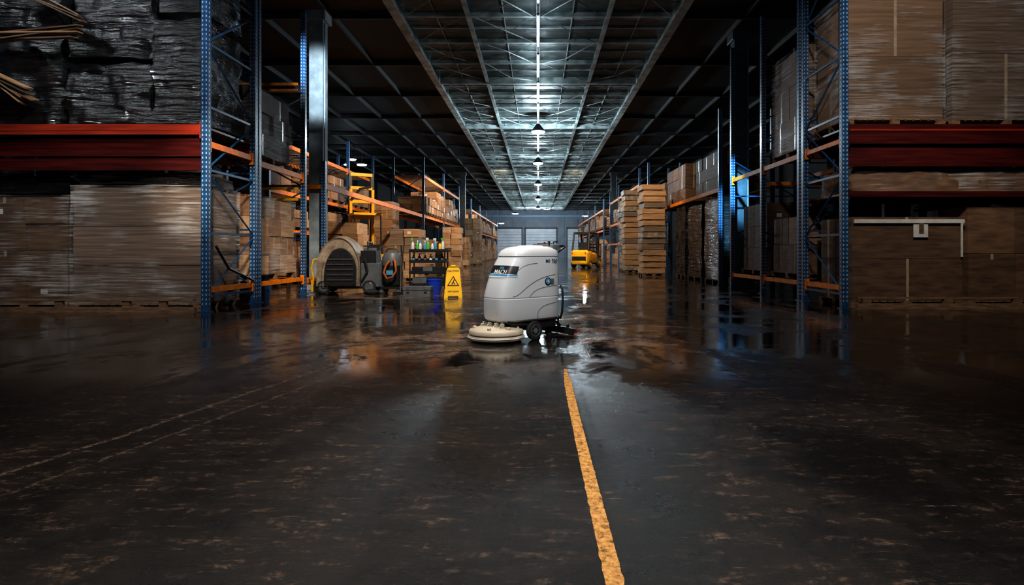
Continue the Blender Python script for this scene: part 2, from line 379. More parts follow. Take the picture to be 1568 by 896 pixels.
b.tube([(XL+.04,9.9,1.1),(XL+.05,10.3,.7),(XL+.04,11.2,.45)],.025,blackp,seg=6)
b.done('pallet_rack',smooth=0)
b=B(); upright(b,XL,15.0,3.3); upright(b,-6.9,15.0,3.3,holes=False); beam(b,(XL,13.8,.3),(XL,14.93,.3),.09,orange); b.box(-6.85,XL-.06,14.98,15.03,.25,.33,orange); b.box(-6.85,XL-.06,14.98,15.03,2.6,2.7,orange); b.box(XL-.03,XL+.03,15.06,27.6,2.60,2.74,orange)
b.done('pallet_rack',smooth=0)
b=B(); rack_side(b,XL,-6.9,[28,34,40.5],[(2.7,.16),(4.6,.14),(1.5,.1)],5.5,holes=False,deck=wood); b.done('pallet_rack',smooth=0)
b=B(); rack_side(b,XL,-6.9,[48,55,62,70,78],[(2.7,.14),(4.4,.14)],5.3,holes=False,deck=wood); b.done('pallet_rack',smooth=0)
b=B(); rack_side(b,-7.6,-9.2,[16.5,20,23.5,27],[(1.6,.12),(2.75,.12),(4.2,.12)],5.4,holes=False,deck=wood); b.done('pallet_rack',smooth=0)
b=rack_front('r',XR,9.6,10.3,11.8,[(3.05,.34),(2.0,.10)],6.6,darkred,deck=darkred)
b.box(XR+.06,9.54,10.34,10.38,2.5,2.86,darkred); b.box(XR+.06,9.54,10.225,10.24,3.10,3.13,red)
beam(b,(XR,10.37,2.95),(XR,11.73,2.95),.08,orange); beam(b,(XR,10.37,.36),(XR,11.73,.36),.09,orange)
b.done('pallet_rack',smooth=0)
b=B(); rack_side(b,XR,7.1,[12.0,14.0,16.2],[(2.95,.10),(.36,.09)],6.6)
b.box(5.42,7.04,13.75,13.82,2.55,2.63,orange); b.box(5.42,7.04,11.95,12.0,.3,.38,orange)
b.done('pallet_rack',smooth=0)
b=B(); upright(b,XR,17.3,5.2); upright(b,6.9,17.3,5.2,holes=False)
b.box(XR-.03,XR+.03,17.36,28.4,2.76,2.88,orange); upright(b,XR,28.5,5.3,holes=False); upright(b,6.9,28.5,5.3,holes=False); b.box(6.87,6.93,17.36,28.4,2.78,2.88,orange); b.done('pallet_rack',smooth=0)
b=B(); rack_side(b,XR,6.9,[31,39,43.5],[(2.85,.14),(4.5,.14),(1.5,.1)],5.4,holes=False,deck=wood); b.done('pallet_rack',smooth=0)
b=B(); rack_side(b,XR,6.9,[48,55,62,70,78],[(2.7,.14),(4.4,.14)],5.3,holes=False,deck=wood); b.done('pallet_rack',smooth=0)

# ---------------------------------------------------------------- pallet loads
def pallet(b,x0,x1,y0,y1,z):
    for k in range(3):
        yy=y0+(y1-y0-.1)*k/2; b.box(x0,x1,yy,yy+.1,z,z+.02,wood)
        for j in range(3):
            xx=x0+(x1-x0-.14)*j/2; b.box(xx,xx+.14,yy,yy+.1,z+.02,z+.1,wood)
    k=x0
    while k<x1-.09: b.box(k,k+.1,y0,y1,z+.1,z+.122,wood); k+=.135
def load(x0,x1,y0,y1,z0,z1,nx,ny,nz,mats,wrap=0,jit=.012,name='boxes_on_pallet',tp=.5,pal=True,bev=.008,seed=0,lab=.12):
    b=B(); zb=z0
    if pal: pallet(b,x0-.03,x1+.03,y0-.03,y1+.03,z0); zb=z0+.124
    dx=(x1-x0)/nx;dy=(y1-y0)/ny;dz=(z1-zb)/nz
    for k in range(nz):
        for j in range(ny):
            for i in range(nx):
                if 0<i<nx-1 and 0<j<ny-1: continue
                ox,oy=R(-jit,jit),R(-jit,jit); g=.006
                a0=x0+i*dx+g+ox;a1=x0+(i+1)*dx-g+ox;c0=y0+j*dy+g+oy;c1=y0+(j+1)*dy-g+oy;e0=zb+k*dz;e1=e0+dz-.008
                b.box(a0,a1,c0,c1,e0,e1,random.choice(mats))
                if random.random()<tp:
                    if j==0: b.box((a0+a1)/2-.025,(a0+a1)/2+.025,c0-.0015,c0,e1-.1 if random.random()<.5 else e0,e1,tape)
                    if (i==nx-1 and x0<0): b.box(a1,a1+.0015,(c0+c1)/2-.025,(c0+c1)/2+.025,e0,e1,tape)
                    if (i==0 and x0>0): b.box(a0-.0015,a0,(c0+c1)/2-.025,(c0+c1)/2+.025,e0,e1,tape)
                if random.random()<lab and j==0: 
                    lx=R(a0+.03,max(a0+.04,a1-.16)); b.box(lx,min(lx+.12,a1-.01),c0-.002,c0,e0+dz*.35,e0+dz*.35+min(.09,dz*.4),label)
    if wrap: b.lump(x0-.035,x1+.035,y0-.035,y1+.035,zb-.02,z1+.03,film,amp=.02,n=22,fr=2.2,seed=seed)
    return b.done(name,smooth=30)
load(-7.80,-5.66,9.86,11.05,0.0,2.08,1,1,3,gcards,wrap=1,jit=.01,name='wrapped_pallet',tp=0,seed=1,lab=0)
load(-9.35,-7.93,9.90,11.05,0.0,1.92,2,2,4,dcards,wrap=1,jit=.02,name='wrapped_pallet',tp=.2,seed=2)
b=B(); b.lump(-9.3,-7.95,9.95,11.0,1.98,2.28,blackwrap,amp=.04,n=16,fr=2.6,seed=3); b.lump(-7.75,-5.7,9.95,11.0,2.14,2.32,blackwrap,amp=.03,n=18,fr=2.6,seed=4); b.done('film_wrapped_bundle',smooth=60)
b=B()
b.box(-9.4,-5.62,9.60,9.66,0,.09,wood); 
for x in(-9.0,-7.9,-6.8,-6.2): b.box(x,x+.12,9.60,9.66,.09,.19,wood)
b.box(-9.4,-5.62,9.58,9.66,.19,.22,wood); b.done('timber_skid',smooth=0)
for (x0,x1,z0,z1,s,tp) in [(-7.9,-6.5,3.14,4.15,3,.04),(-6.45,-5.6,3.14,4.9,5,.05),(-9.4,-7.98,3.14,4.6,9,.18)]:
    b=B(); b.lump(x0,x1,9.85,11.1,z0,z1,blackwrap,amp=.09,n=26,fr=2.5,top=tp,seed=s)
    b.done('film_wrapped_bundle',smooth=60)
b=B(); b.lump(-7.9,-6.5,9.95,11.1,4.28,5.6,blackwrap,amp=.12,n=26,fr=2.2,top=.1,seed=13)
b.lump(-9.4,-8.0,9.9,11.1,4.78,5.8,blackwrap,amp=.1,n=20,fr=2.2,top=.1,seed=17)
b.lump(-6.4,-5.6,9.9,11.1,5.02,6.0,blackwrap,amp=.06,n=20,fr=2.2,top=.1,seed=19)
b.done('film_wrapped_bundle',smooth=60)
for k,x in enumerate((-9.4,-11.2,-13)):  # pallets added as dark fill, hiding the bright wall behind the rack
    b=B(); pallet(b,x-1.5,x,14.2,15.3,0); b.lump(x-1.5,x,14.2,15.3,.13,2.9,blackwrap,amp=.07,n=12,fr=2.2,seed=70+k); b.lump(x-1.45,x-.05,14.25,15.3,2.95,5.6,blackwrap,amp=.07,n=12,fr=2.2,seed=80+k); b.done('film_wrapped_pallet',smooth=60)
def sheets(x,y,z,w,ang,n,mats,l=1.0):
    b=B(); 
    for k in range(n):
        b.bc((x+R(-.06,.06),y+R(-.02,.02),z+k*.045),(w+R(-.25,.1),l,.022),mats[k%len(mats)],rot=(R(-.3,.3),ang+R(-.12,.12),R(-.05,.05)))
    return b
b=sheets(-8.3,9.66,4.50,1.5,-.10,4,dcards+cards[:1],l=.16); b.done('folded_cardboard',smooth=0)
b=sheets(-8.75,9.66,3.65,.9,.55,5,cards[:2]+dcards,l=.16); b.done('folded_cardboard',smooth=0)
b=sheets(-8.0,9.66,5.0,1.2,.5,3,dcards,l=.12); b.done('folded_cardboard',smooth=0)
load(-7.15,-5.62,11.6,13.5,.42,2.1,2,3,4,cards,wrap=1,jit=.03,name='wrapped_pallet',seed=21)
load(-7.15,-5.65,11.6,13.4,2.85,4.3,2,2,3,dcards,wrap=1,jit=.03,name='wrapped_pallet',seed=22)
load(-9.4,-7.5,12.0,13.6,0,2.3,2,2,4,dcards,name='boxes_on_pallet')
b=B(); b.lump(-9.4,-7.5,12.0,13.6,2.42,5.2,blackwrap,amp=.08,n=16,fr=2.2,seed=91); b.done('film_wrapped_bundle',smooth=60)  # black bundle added as dark fill behind the front rack
load(5.58,7.55,10.46,11.6,0,1.62,1,2,2,dcards,jit=.01,name='boxes_on_pallet',tp=1,seed=4,lab=0)
load(7.65,9.35,10.46,11.6,0,1.80,2,2,2,dcards,jit=.015,name='boxes_on_pallet',tp=.6)
b=B(); b.box(5.6,7.55,10.40,10.43,1.50,1.57,label); b.box(7.49,7.52,10.40,10.42,.9,1.5,label); b.box(6.65,6.9,10.40,10.42,1.25,1.48,label); b.box(6.74,6.82,10.39,10.40,1.32,1.5,dcards[0]); b.done('box_strap',smooth=0)
load(5.50,7.20,10.46,11.6,3.23,5.6,1,2,2,bcards,wrap=1,jit=.015,name='wrapped_pallet',tp=.6,seed=31)
load(7.38,9.3,10.46,11.6,3.23,5.7,1,2,2,gcards,wrap=1,jit=.015,name='wrapped_pallet',tp=.3,seed=32)
b=B(); b.lump(5.6,9.4,10.5,11.6,2.06,2.5,dcards[0],amp=.06,n=30,fr=3.0,top=.03,seed=41); b.lump(5.62,9.38,10.47,11.5,2.07,2.48,film,amp=.05,n=26,fr=2.4,top=.03,seed=43); b.done('film_wrapped_bundle',smooth=60)
b=B(); b.box(5.5,9.5,10.12,10.2,0,.10,wood)
for x in(5.6,7.0,8.2,9.3): b.box(x,x+.14,10.12,10.2,.10,.18,wood)
b.box(5.5,9.5,10.12,10.2,.18,.21,wood); b.done('timber_skid',smooth=0)
load(5.5,7.0,12.15,13.7,3.05,5.3,2,2,3,bcards,wrap=1,jit=.03,name='wrapped_pallet',seed=33)
load(5.52,7.0,12.2,13.8,.42,1.75,2,2,2,[cards[0],dcards[0]],jit=.02,name='boxes_on_pallet')
load(5.55,7.0,14.3,15.9,.42,2.2,2,2,3,dcards,jit=.02,name='boxes_on_pallet')
for k,x in enumerate((7.5,9.4,11.3,13.1)):
    b=B(); pallet(b,x,x+1.5,14.2,15.3,0); b.lump(x,x+1.5,14.2,15.3,.13,2.9,blackwrap,amp=.07,n=12,fr=2.2,seed=170+k); b.lump(x+.05,x+1.45,14.25,15.3,2.95,5.6,blackwrap,amp=.07,n=12,fr=2.2,seed=180+k); b.done('film_wrapped_pallet',smooth=60)
def tallstack(x,y,w,d,h,n,seed):
    b=B(); pallet(b,x-w/2,x+w/2,y-d/2,y+d/2,0); z=.124; dz=(h-z)/n
    for k in range(n):
        ox,oy=R(-.05,.05),R(-.03,.03); b.lump(x-w/2+ox,x+w/2+ox,y-d/2+oy,y+d/2+oy,z+.005,z+dz-.03,random.choice([gcards[0],cards[2],cards[2],tanp]),amp=.03,n=4,fr=3,seed=seed+k); z+=dz
    b.done('sack_stack',smooth=50)
tallstack(4.62,24,.9,1.1,3.7,15,50); tallstack(4.40,27.6,.8,1.0,3.85,15,70); tallstack(4.6,30.1,.8,1,3.6,12,90)
for (y0,y1,z1,s) in[(17.7,19.4,2.7,61),(19.8,21.6,2.6,62),(22,23.4,2.7,63)]:
    b=B(); pallet(b,5.5,6.8,y0,y1,0); b.lump(5.5,6.8,y0,y1,.13,z1,blackwrap,amp=.05,n=16,fr=2.2,top=.04,seed=s); b.done('film_wrapped_pallet',smooth=60)
for (y0,y1,z1) in[(18,20.5,4.1),(22,25,4.3),(25.5,28,4.0)]:
    load(5.5,6.8,y0,y1,2.9,z1,2,3,3,dcards,name='boxes_on_pallet',pal=False)
def bay(x0,x1,ya,yb,z0,zmax,mats,pn='boxes_on_pallet'):
    y=ya
    while y<yb-1.0:
        w=R(1.0,1.5); y2=min(y+w,yb)
        if random.random()<.86:
            h=R(.5,1)*zmax; load(x0,x1,y,y2,z0,z0+h,1 if zmax<1.4 else 2,2,max(2,int(h/.32)),mats,name=pn,jit=.03,tp=.4,lab=.25)
        y=y2+.15
for (a,c) in((28.2,33.8),(34.2,40.2),(48.2,54.8),(55.2,61.8),(62.2,69.6),(70.3,77.5)):
    bay(-6.75,-5.3,a,c,0,1.35 if a<45 else 2.3,cards); bay(-6.75,-5.35,a,c,2.78,1.5,cards)
for (a,c) in((31.4,38.7),(39.3,43.2),(48.2,54.8),(55.2,61.8),(62.2,69.6),(70.3,77.5)):
    bay(5.3,6.75,a,c,0,1.35 if a<45 else 2.3,cards+gcards[:1]); bay(5.4,6.75,a,c,2.93,1.3,cards)
for (a,c) in((16.7,19.8),(20.2,23.3),(23.7,26.8)):
    for z,hm in((0,1.45),(1.67,.95),(2.82,1.2)): bay(-9.0,-7.62,a,c,z,hm,cards+dcards)
load(-6.6,-5.6,18.2,19.4,0,1.9,2,2,5,[cards[2],cards[0]],jit=.03)
load(-4.95,-3.95,19.5,20.6,0,1.75,2,2,6,[cards[2],gcards[0]],jit=.03)
load(-5.3,-4.4,24.2,25.3,0,1.5,2,2,4,cards,jit=.03)
load(-5.15,-4.2,31.5,32.8,0,2.3,2,2,7,cards,jit=.03)
load(-5.1,-4.4,37,38.2,0,1.9,2,2,5,cards,jit=.03)
load(-5.3,-4.2,42.5,44,0,3.4,2,2,8,cards,jit=.03)
load(-7.1,-6.1,24.6,25.8,0,3.1,2,2,8,cards,jit=.03)

# ---------------------------------------------------------------- floor scrubber (hero)
PH=math.atan2(-.66,-.75)
sc=empty('floor_scrubber',(-.20,6.83,0),PH)
NS=72
LV=[ (.215,.395,-.425,.215),(.235,.425,-.445,.235),(.27,.437,-.45,.242),(.40,.440,-.452,.247),(.468,.437,-.452,.249),(.474,.430,-.447,.242),(.480,.430,-.447,.242),(.486,.434,-.452,.248),
 (.55,.418,-.452,.247),(.62,.396,-.452,.245),(.70,.366,-.452,.242),(.78,.328,-.452,.238),(.85,.290,-.452,.234),(.90,.258,-.452,.230),(.932,.238,-.452,.227),(.936,.224,-.446,.218),(.944,.224,-.446,.218)]
LID=[(.944,.224,-.446,.218),(.948,.238,-.454,.229),(.975,.228,-.454,.226),(1.010,.195,-.450,.216),(1.036,.145,-.440,.198),(1.052,.085,-.425,.175),(1.058,.02,-.40,.14)]
def ring(z,xf,xr,hw,off=0,n=4.6):
    pts=[]; cx=(xf+xr)/2; a=(xf-xr)/2+off; w=hw+off
    for k in range(NS):
        t=2*math.pi*k/NS; c_,s_=math.cos(t),math.sin(t)
        x=cx+a*math.copysign(abs(c_)**(2/n),c_); y=w*math.copysign(abs(s_)**(2/n),s_)
        y*=1-.10*max(0,(x-cx)/a)**2
        pts.append((x,y,z))
    return pts
def lvl(z,L_=LV):
    for i in range(len(L_)-1):
        if L_[i][0]<=z<=L_[i+1][0]:
            t=(z-L_[i][0])/(L_[i+1][0]-L_[i][0]); return [L_[i][k]*(1-t)+L_[i+1][k]*t for k in range(1,4)]
    return list(L_[-1][1:])
def surf(t,z,off,n=4.6):
    xf,xr,hw=lvl(z); cx=(xf+xr)/2;a=(xf-xr)/2+off;w=hw+off; c_,s_=math.cos(t),math.sin(t)
    x=cx+a*math.copysign(abs(c_)**(2/n),c_); y=w*math.copysign(abs(s_)**(2/n),s_); y*=1-.10*max(0,(x-cx)/a)**2
    return (x,y,z)
def side(x,z,off=.002,n=4.6):
    xf,xr,hw=lvl(z); cx=(xf+xr)/2;a=(xf-xr)/2; q=min(.999,abs((x-cx)/a)); w=hw*(1-q**n)**(1/n)
    return (x,(w)*(1-.10*max(0,(x-cx)/a)**2)+off,z)
b=B(); b.loft([ring(*l) for l in LV],body_g); b.loft([ring(*l) for l in LID],body_g)
b.loft([ring(1.050,.02,-.30,.10),ring(1.066,.0,-.29,.09),ring(1.070,-.03,-.27,.07)],body_g)
b.loft([ring(1.03,-.27,-.47,.20),ring(1.075,-.29,-.475,.195),ring(1.088,-.31,-.47,.18)],grey)
b.done('shell',parent=sc,smooth=28)
b=B()
b.grid(lambda u,v: surf(-1.05+u*2.12,.745+v*.085+ .012*math.cos((u-.5)*3),.004),40,6,blackp)
b.grid(lambda u,v: surf(-1.10+u*2.22,.722+v*.020,.005),40,2,lblue)
b.grid(lambda u,v: surf(-1.12+u*2.26,.712+v*.010,.006),40,2,whitep)
gm=M('seam_dark_grey',(.14,.14,.15),rough=.6)
def seam(pts,r=.0034,m_=gm):
    b.tube([side(x,z,.001) for x,z in pts],r,m_,seg=5)
def bez(p0,p1,p2,p3,n=16):
    return [tuple(((1-t)**3*p0[i]+3*(1-t)**2*t*p1[i]+3*(1-t)*t*t*p2[i]+t**3*p3[i]) for i in(0,1)) for t in [k/n for k in range(n+1)]]
seam(bez((.30,.50),(.18,.50),(.10,.72),(-.40,.735))); seam(bez((-.40,.735),(-.43,.735),(-.43,.70),(-.425,.50)))
seam(bez((.08,.49),(.02,.56),(-.05,.60),(-.42,.605)),.003); seam(bez((.26,.74),(.2,.82),(.12,.86),(-.05,.865)),.0028)
seam(bez((-.05,.24),(-.02,.36),(-.12,.40),(-.42,.41)),.0032)
b.done('trim',parent=sc)
b=B(); sx,sz=-.20,.655; p=side(sx,sz,.003)
b.rev([(.046,0),(.046,.004),(.036,.006),(.036,.006)],blackp,c=(p[0],p[1],p[2]),seg=28,axis='y')
b.rev([(.034,.0062),(.031,.009),(.020,.009),(.018,.0065)],lblue,c=(p[0],p[1],p[2]),seg=28,axis='y')
b.rev([(.011,.0062),(.010,.010),(.001,.010)],whitep,c=(p[0],p[1],p[2]),seg=16,axis='y')
b.bc((p[0]-.068,p[1]+.002,p[2]),(.05,.004,.06),grey)
b.done('badge',parent=sc,smooth=30)
text('model_text','M1 750',.060,navy,sc,(-.27,side(-.27,.885,.004)[1],.885),frame_from((-1,0,0),(0,0,1)))
xf1=lvl(.745)[0]; xf2=lvl(.83)[0]; up=(xf2-xf1,0,.085)
text('logo_text','MACH',.078,whitep,sc,(lvl(.772)[0]+.008,.05,.768),frame_from((0,1,0),up))
b=B()
for k in range(3):
    b.bc((lvl(.815)[0]+.006,-.005+k*.024+.03,.815),(.004,.012,.026),lblue,rot=(.0,-.45,0))
b.done('logo_bars',parent=sc)
b=B(); dx=.36
b.rev([(.27,.004),(.285,.012),(.285,.035)],rubber,c=(dx,0,0),seg=56)
b.rev([(.292,.022),(.312,.028),(.318,.045),(.316,.062),(.304,.070)],cream,c=(dx,0,0),seg=56)
b.rev([(.290,.070),(.290,.080)],gm,c=(dx,0,0),seg=56)
b.rev([(.300,.080),(.308,.088),(.304,.120),(.290,.134),(.24,.146),(.20,.160),(.12,.166),(.01,.168)],cream,c=(dx,0,0),seg=56)
b.rev([(.318,.044),(.323,.050),(.318,.056)],whitep,c=(dx,0,0),seg=56)
for a in(.6,-.6,1.5,-1.5,2.3): 
    x=dx+.24*math.cos(a);y=.24*math.sin(a); b.rev([(.022,.135),(.022,.165),(.010,.172)],cream,c=(x,y,0),seg=14)
b.done('brush_deck',parent=sc,smooth=40)
b=B(); b.rev([(.10,.15),(.105,.2),(.09,.25)],blackp,c=(dx-.07,0,0),seg=24)
for y in(-.15,-.05,.07,.17):
    b.tube([(dx+.10,y,.15),(dx+.06,y*.95,.20),(dx-.02,y*.9,.225)],.011,steel,seg=6)
    b.bc((dx+.05,y,.182),(.05,.03,.05),cream)
b.box(-.38,.30,-.19,.19,.12,.225,blackp); b.box(-.42,.34,-.20,.20,.195,.225,blackp)
b.tube([(.30,.18,.19),(.16,.215,.185),(.05,.225,.17)],.012,blackp,seg=6)
b.done('chassis',parent=sc,bevel=.006)
def wheel(b,c,r,w,tm,hm,ax='y',cm=grey):
    b.rev([(r*.62,-w/2),(r*.93,-w/2),(r,-w*.3),(r,w*.3),(r*.93,w/2),(r*.62,w/2)],tm,c=c,seg=32,axis=ax)
    b.rev([(r*.1,-w*.52),(r*.68,-w*.52),(r*.68,w*.52),(r*.6,w*.56),(r*.5,w*.40),(r*.3,w*.42),(r*.28,w*.58),(r*.05,w*.6)],hm,c=c,seg=32,axis=ax)
    b.rev([(r*.62,-w*.53),(r*.66,w*.575),(r*.60,w*.585),(r*.58,w*.4)],cm,c=c,seg=32,axis=ax)
b=B(); wheel(b,(.0,.235,.105),.105,.055,rubber,grey,cm=steel); wheel(b,(.0,-.235,.105),.105,.055,rubber,grey); b.tube([(0,-.22,.105),(0,.22,.105)],.014,steel)
for a in range(6):
    t=a*math.pi/3; b.bc((.05*math.cos(t),.267,.105+.05*math.sin(t)),(.014,.006,.014),steel)
wheel(b,(-.34,.10,.045),.045,.03,rubber,grey); wheel(b,(-.34,-.10,.045),.045,.03,rubber,grey)
b.bc((-.34,.10,.085),(.03,.045,.09),blackp); b.bc((-.34,-.10,.085),(.03,.045,.09),blackp)
b.done('wheels',parent=sc,smooth=35)
b=B()
def arc(y): return -.60+.55*y*y
ys=[-.34+.68*k/20 for k in range(21)]
for (z0,z1,t,m_,o) in((.006,.055,.006,orangep,0),(.05,.085,.035,blackp,.0),(.008,.06,.006,blackp,.03)):
    vs=[];fs=[]
    for y in ys:
        for (dx_,z) in((-t/2,z0),(t/2,z0),(t/2,z1),(-t/2,z1)): vs.append((arc(y)+o+dx_,y,z))
    for i in range(20):
        for j in range(4): a=i*4+j; c=i*4+(j+1)%4; fs.append((a,a+4,c+4,c))
    fs+=[(0,1,2,3),(83,82,81,80)]; b.add(vs,fs,m_)
for y in(-.30,.30): b.rev([(.028,-.012),(.028,.012)],redp,c=(arc(y)-.04,y,.05),seg=16,axis='y'); b.tube([(arc(y)-.04,y,.05),(arc(y),y,.09)],.008,steel,seg=6)
for y in(-.18,0,.18): b.rev([(.018,.085),(.02,.12),(.010,.125)],blackp,c=(arc(y),y,0),seg=12)
b.tube([(-.40,.06,.17),(-.50,.06,.15),(-.58,.05,.10)],.016,blackp); b.tube([(-.40,-.06,.17),(-.50,-.06,.15),(-.58,-.05,.10)],.016,blackp)
b.bc((-.50,0,.155),(.06,.16,.02),blackp)
b.tube([(-.58,0,.10),(-.60,.0,.2),(-.55,.08,.22),(-.50,.14,.20),(-.47,.20,.28),(-.472,.21,.42),(-.475,.20,.55),(-.47,.17,.60)],.014,blackp,seg=10)
b.done('squeegee',parent=sc,smooth=35)
b=B(); hp=[(-.42,.17,.98),(-.48,.19,1.03),(-.53,.19,1.055),(-.55,.16,1.065),(-.55,-.16,1.065),(-.53,-.19,1.055),(-.48,-.19,1.03),(-.42,-.17,.98)]
b.tube(hp,.012,blackp,seg=10); b.tube([(-.55,.13,1.065),(-.55,.03,1.065)],.017,rubber,seg=10); b.tube([(-.55,-.13,1.065),(-.55,-.03,1.065)],.017,rubber,seg=10)
b.bc((-.37,0,1.092),(.10,.16,.012),blackp)
for y in(-.05,0,.05): b.rev([(.012,1.095),(.011,1.112)],redp if y==0 else whitep,c=(-.37,y,0),seg=12)
b.tube([(-.30,.16,1.07),(-.29,.165,1.105)],.010,blackp); b.rev([(.016,1.10),(.016,1.12)],blackp,c=(-.29,.165,0),seg=12)
b.tube([(-.35,.17,1.08),(-.36,.17,1.11),(-.42,.17,1.115)],.009,blackp)
b.done('handle',parent=sc,smooth=35)

# ---------------------------------------------------------------- wet floor sign
sg=empty('wet_floor_sign',(-1.84,12.75,0),.12)
b=B()
def panel(sgn):
    def P(x,h,o=0):
        return (x,sgn*(.17-h*.245)*1.0,h*.965)
    out=[(-.195,0),(-.12,0),(-.10,.05),(.10,.05),(.12,0),(.195,0),(.14,.62),(.095,.71),(-.095,.71),(-.14,.62)]
    f=[P(*q) for q in out]; k=[(p[0],p[1]-sgn*.014,p[2]) for p in f]; n=len(f)
    fs=[tuple(range(n)),tuple(reversed(range(n,2*n)))]+[(i,i+n,(i+1)%n+n,(i+1)%n) for i in range(n)]
    b.add(f+k,fs,signyel)
panel(-1); panel(1)
b.tube([(-.05,0,.69),(.05,0,.69)],.012,signyel)
b.done('panels',parent=sg,smooth=0)
yd=Vector((0,.245,.965)); fr=frame_from((1,0,0),yd)
def onp(x,h,o=.004): 
    nrm=Vector((0,-.965,.245)); return tuple(Vector((x,-(.17-h*.245),h*.965))+nrm*o)
text('caution_text','CAUTION',.056,blackp,sg,onp(0,.595),fr); text('floor_text','WET FLOOR',.042,blackp,sg,onp(0,.14),fr)
b=B()
def tri(a,zz,o,m_): 
    b.add([onp(-a,zz-a*.58,o),onp(a,zz-a*.58,o),onp(0,zz+a*1.15,o)],[(0,1,2)],m_)
tri(.13,.34,.003,blackp); tri(.098,.34,.0045,signyel)
b.tube([onp(-.03,.30,.006),onp(0,.35,.006),onp(.02,.41,.006)],.011,blackp,seg=6); b.tube([onp(0,.35,.006),onp(.035,.30,.006)],.010,blackp,seg=6); b.rev([(.013,0),(.013,.004)],blackp,c=onp(.025,.432,.006),axis='y',seg=10)
b.done('pictogram',parent=sg,smooth=0)

# ---------------------------------------------------------------- bucket, toolbox, cart
b=B(); b.rev([(.13,0),(.135,.01),(.175,.33),(.185,.335),(.185,.36),(.168,.36),(.165,.33),(.125,.02)],dblue,seg=32)
b.tube([(.185*math.cos(t),-.02-.05*math.sin(t),.33-.10*math.sin(t)) for t in [math.pi*k/12 for k in range(13)]],.005,steel,seg=6)
b.done('mop_bucket',loc=(-2.40,13.6,0))
b=B(); b.box(-.30,.30,-.17,.17,.0,.15,grey); b.box(-.31,.31,-.18,.18,.15,.23,grey)
b.box(-.22,-.16,-.19,-.175,.11,.19,steel); b.box(.16,.22,-.19,-.175,.11,.19,steel)
b.tube([(-.12,0,.23),(-.12,0,.28),(.12,0,.28),(.12,0,.23)],.012,blackp); b.done('toolbox',loc=(-2.65,13.0,0),bevel=.012)
ct=empty('cleaning_cart',(-2.68,14.45,0),.0)
b=B(); 
for x in(-.42,.42):
    for y in(-.24,.24): b.tube([(x,y,.08),(x,y,1.0)],.017,blackp); wheel(b,(x,y,.05),.05,.03,rubber,grey)
for z in(.16,.45,.72,.98):
    b.box(-.44,.44,-.26,.26,z,z+.025,blackp); b.box(-.44,.44,-.265,-.25,z+.02,z+.075,blackp); b.box(-.44,-.43,-.26,.26,z+.02,z+.075,blackp); b.box(.43,.44,-.26,.26,z+.02,z+.075,blackp); b.box(-.44,.44,.25,.26,z+.02,z+.1,blackp)
b.tube([(.44,.2,1.0),(.52,.2,1.08),(.52,-.2,1.08),(.44,-.2,1.0)],.014,blackp)
b.done('frame',parent=ct,bevel=.003)
b=B()
def bottle(x,y,z,r,h,m_,cap,spray=False):
    b.rev([(r*.9,0),(r,.01),(r,h*.55),(r*.85,h*.66),(r*.35,h*.76),(r*.33,h*.82)],m_,c=(x,y,z),seg=16)
    b.rev([(r*.42,h*.82),(r*.42,h*.92),(r*.3,h*.94)],cap,c=(x,y,z),seg=12)
    if spray: b.bc((x-r*.4,y,z+h*.98),(r*1.9,r*.7,h*.12),cap); b.bc((x-r*.9,y,z+h*.86),(r*.3,r*.4,h*.14),cap)
    else: b.rev([(r*.3,h*.93),(r*.3,h)],cap,c=(x,y,z),seg=12)
cols=[(whitep,greenp),(greenp,whitep),(whitep,lblue),(lblue,whitep),(greenp,whitep),(whitep,redp),(lblue,whitep),(signyel,blackp)]
for i in range(9):
    m_,c_=cols[i%8]; bottle(-.38+i*.092,-.10+.12*(i%2),1.005,.038,R(.22,.32),m_,c_,i%2==0)
for k in range(6): bottle(-.36+k*.14,-.1,.745,.04,R(.17,.2),random.choice([grey,lblue,whitep,grey]),blackp)
for k in range(3): b.bc((-.27+k*.27,-.02,.55),(.23,.34,.14),grey if k%2 else blackp)
for k in range(2): b.bc((-.2+k*.4,-.02,.28),(.34,.36,.18),blackp if k else grey)
b.done('bottles_and_bins',parent=ct,smooth=40)
b=B(); 
b.rev([(.19,.16),(.24,.20),(.25,.45),(.235,.60),(.24,.62),(.24,.66)],blackp,seg=28); b.rev([(.245,.66),(.25,.70),(.235,.85),(.18,.96),(.08,1.0),(.01,1.0)],grey,seg=28)
b.bc((0,0,.14),(.46,.46,.06),blackp)
for x in(-.2,.2):
    for y in(-.2,.2): wheel(b,(x,y,.06),.06,.04,rubber,grey)
b.tube([(-.24,0,.75),(-.30,.05,.95),(-.30,.05,1.1),(-.15,.05,1.12)],.018,steel)
b.tube([(.1,-.24,.80),(.15,-.34,.75),(.18,-.36,.55),(.10,-.35,.40),(-.04,-.34,.36),(-.12,-.33,.5),(-.06,-.32,.68),(.02,-.30,.78)],.026,orangep,seg=10)
b.tube([(.20,0,.45),(.25,-.1,.6),(.27,-.15,.9),(.24,-.1,1.15)],.022,blackp,seg=8); b.tube([(.24,-.1,1.15),(.27,-.3,.05)],.016,steel,seg=8); b.bc((.22,-.36,.03),(.22,.09,.05),blackp)
b.bc((0,-.25,.5),(.16,.02,.10),lblue); b.tube([(-.15,0,.98),(-.1,0,1.06),(.1,0,1.06),(.15,0,.98)],.014,blackp)
b.done('industrial_vacuum',loc=(-3.50,14.1,0),smooth=40)
sw=empty('industrial_sweeper',(-4.58,14.25,0),.10)
b=B()
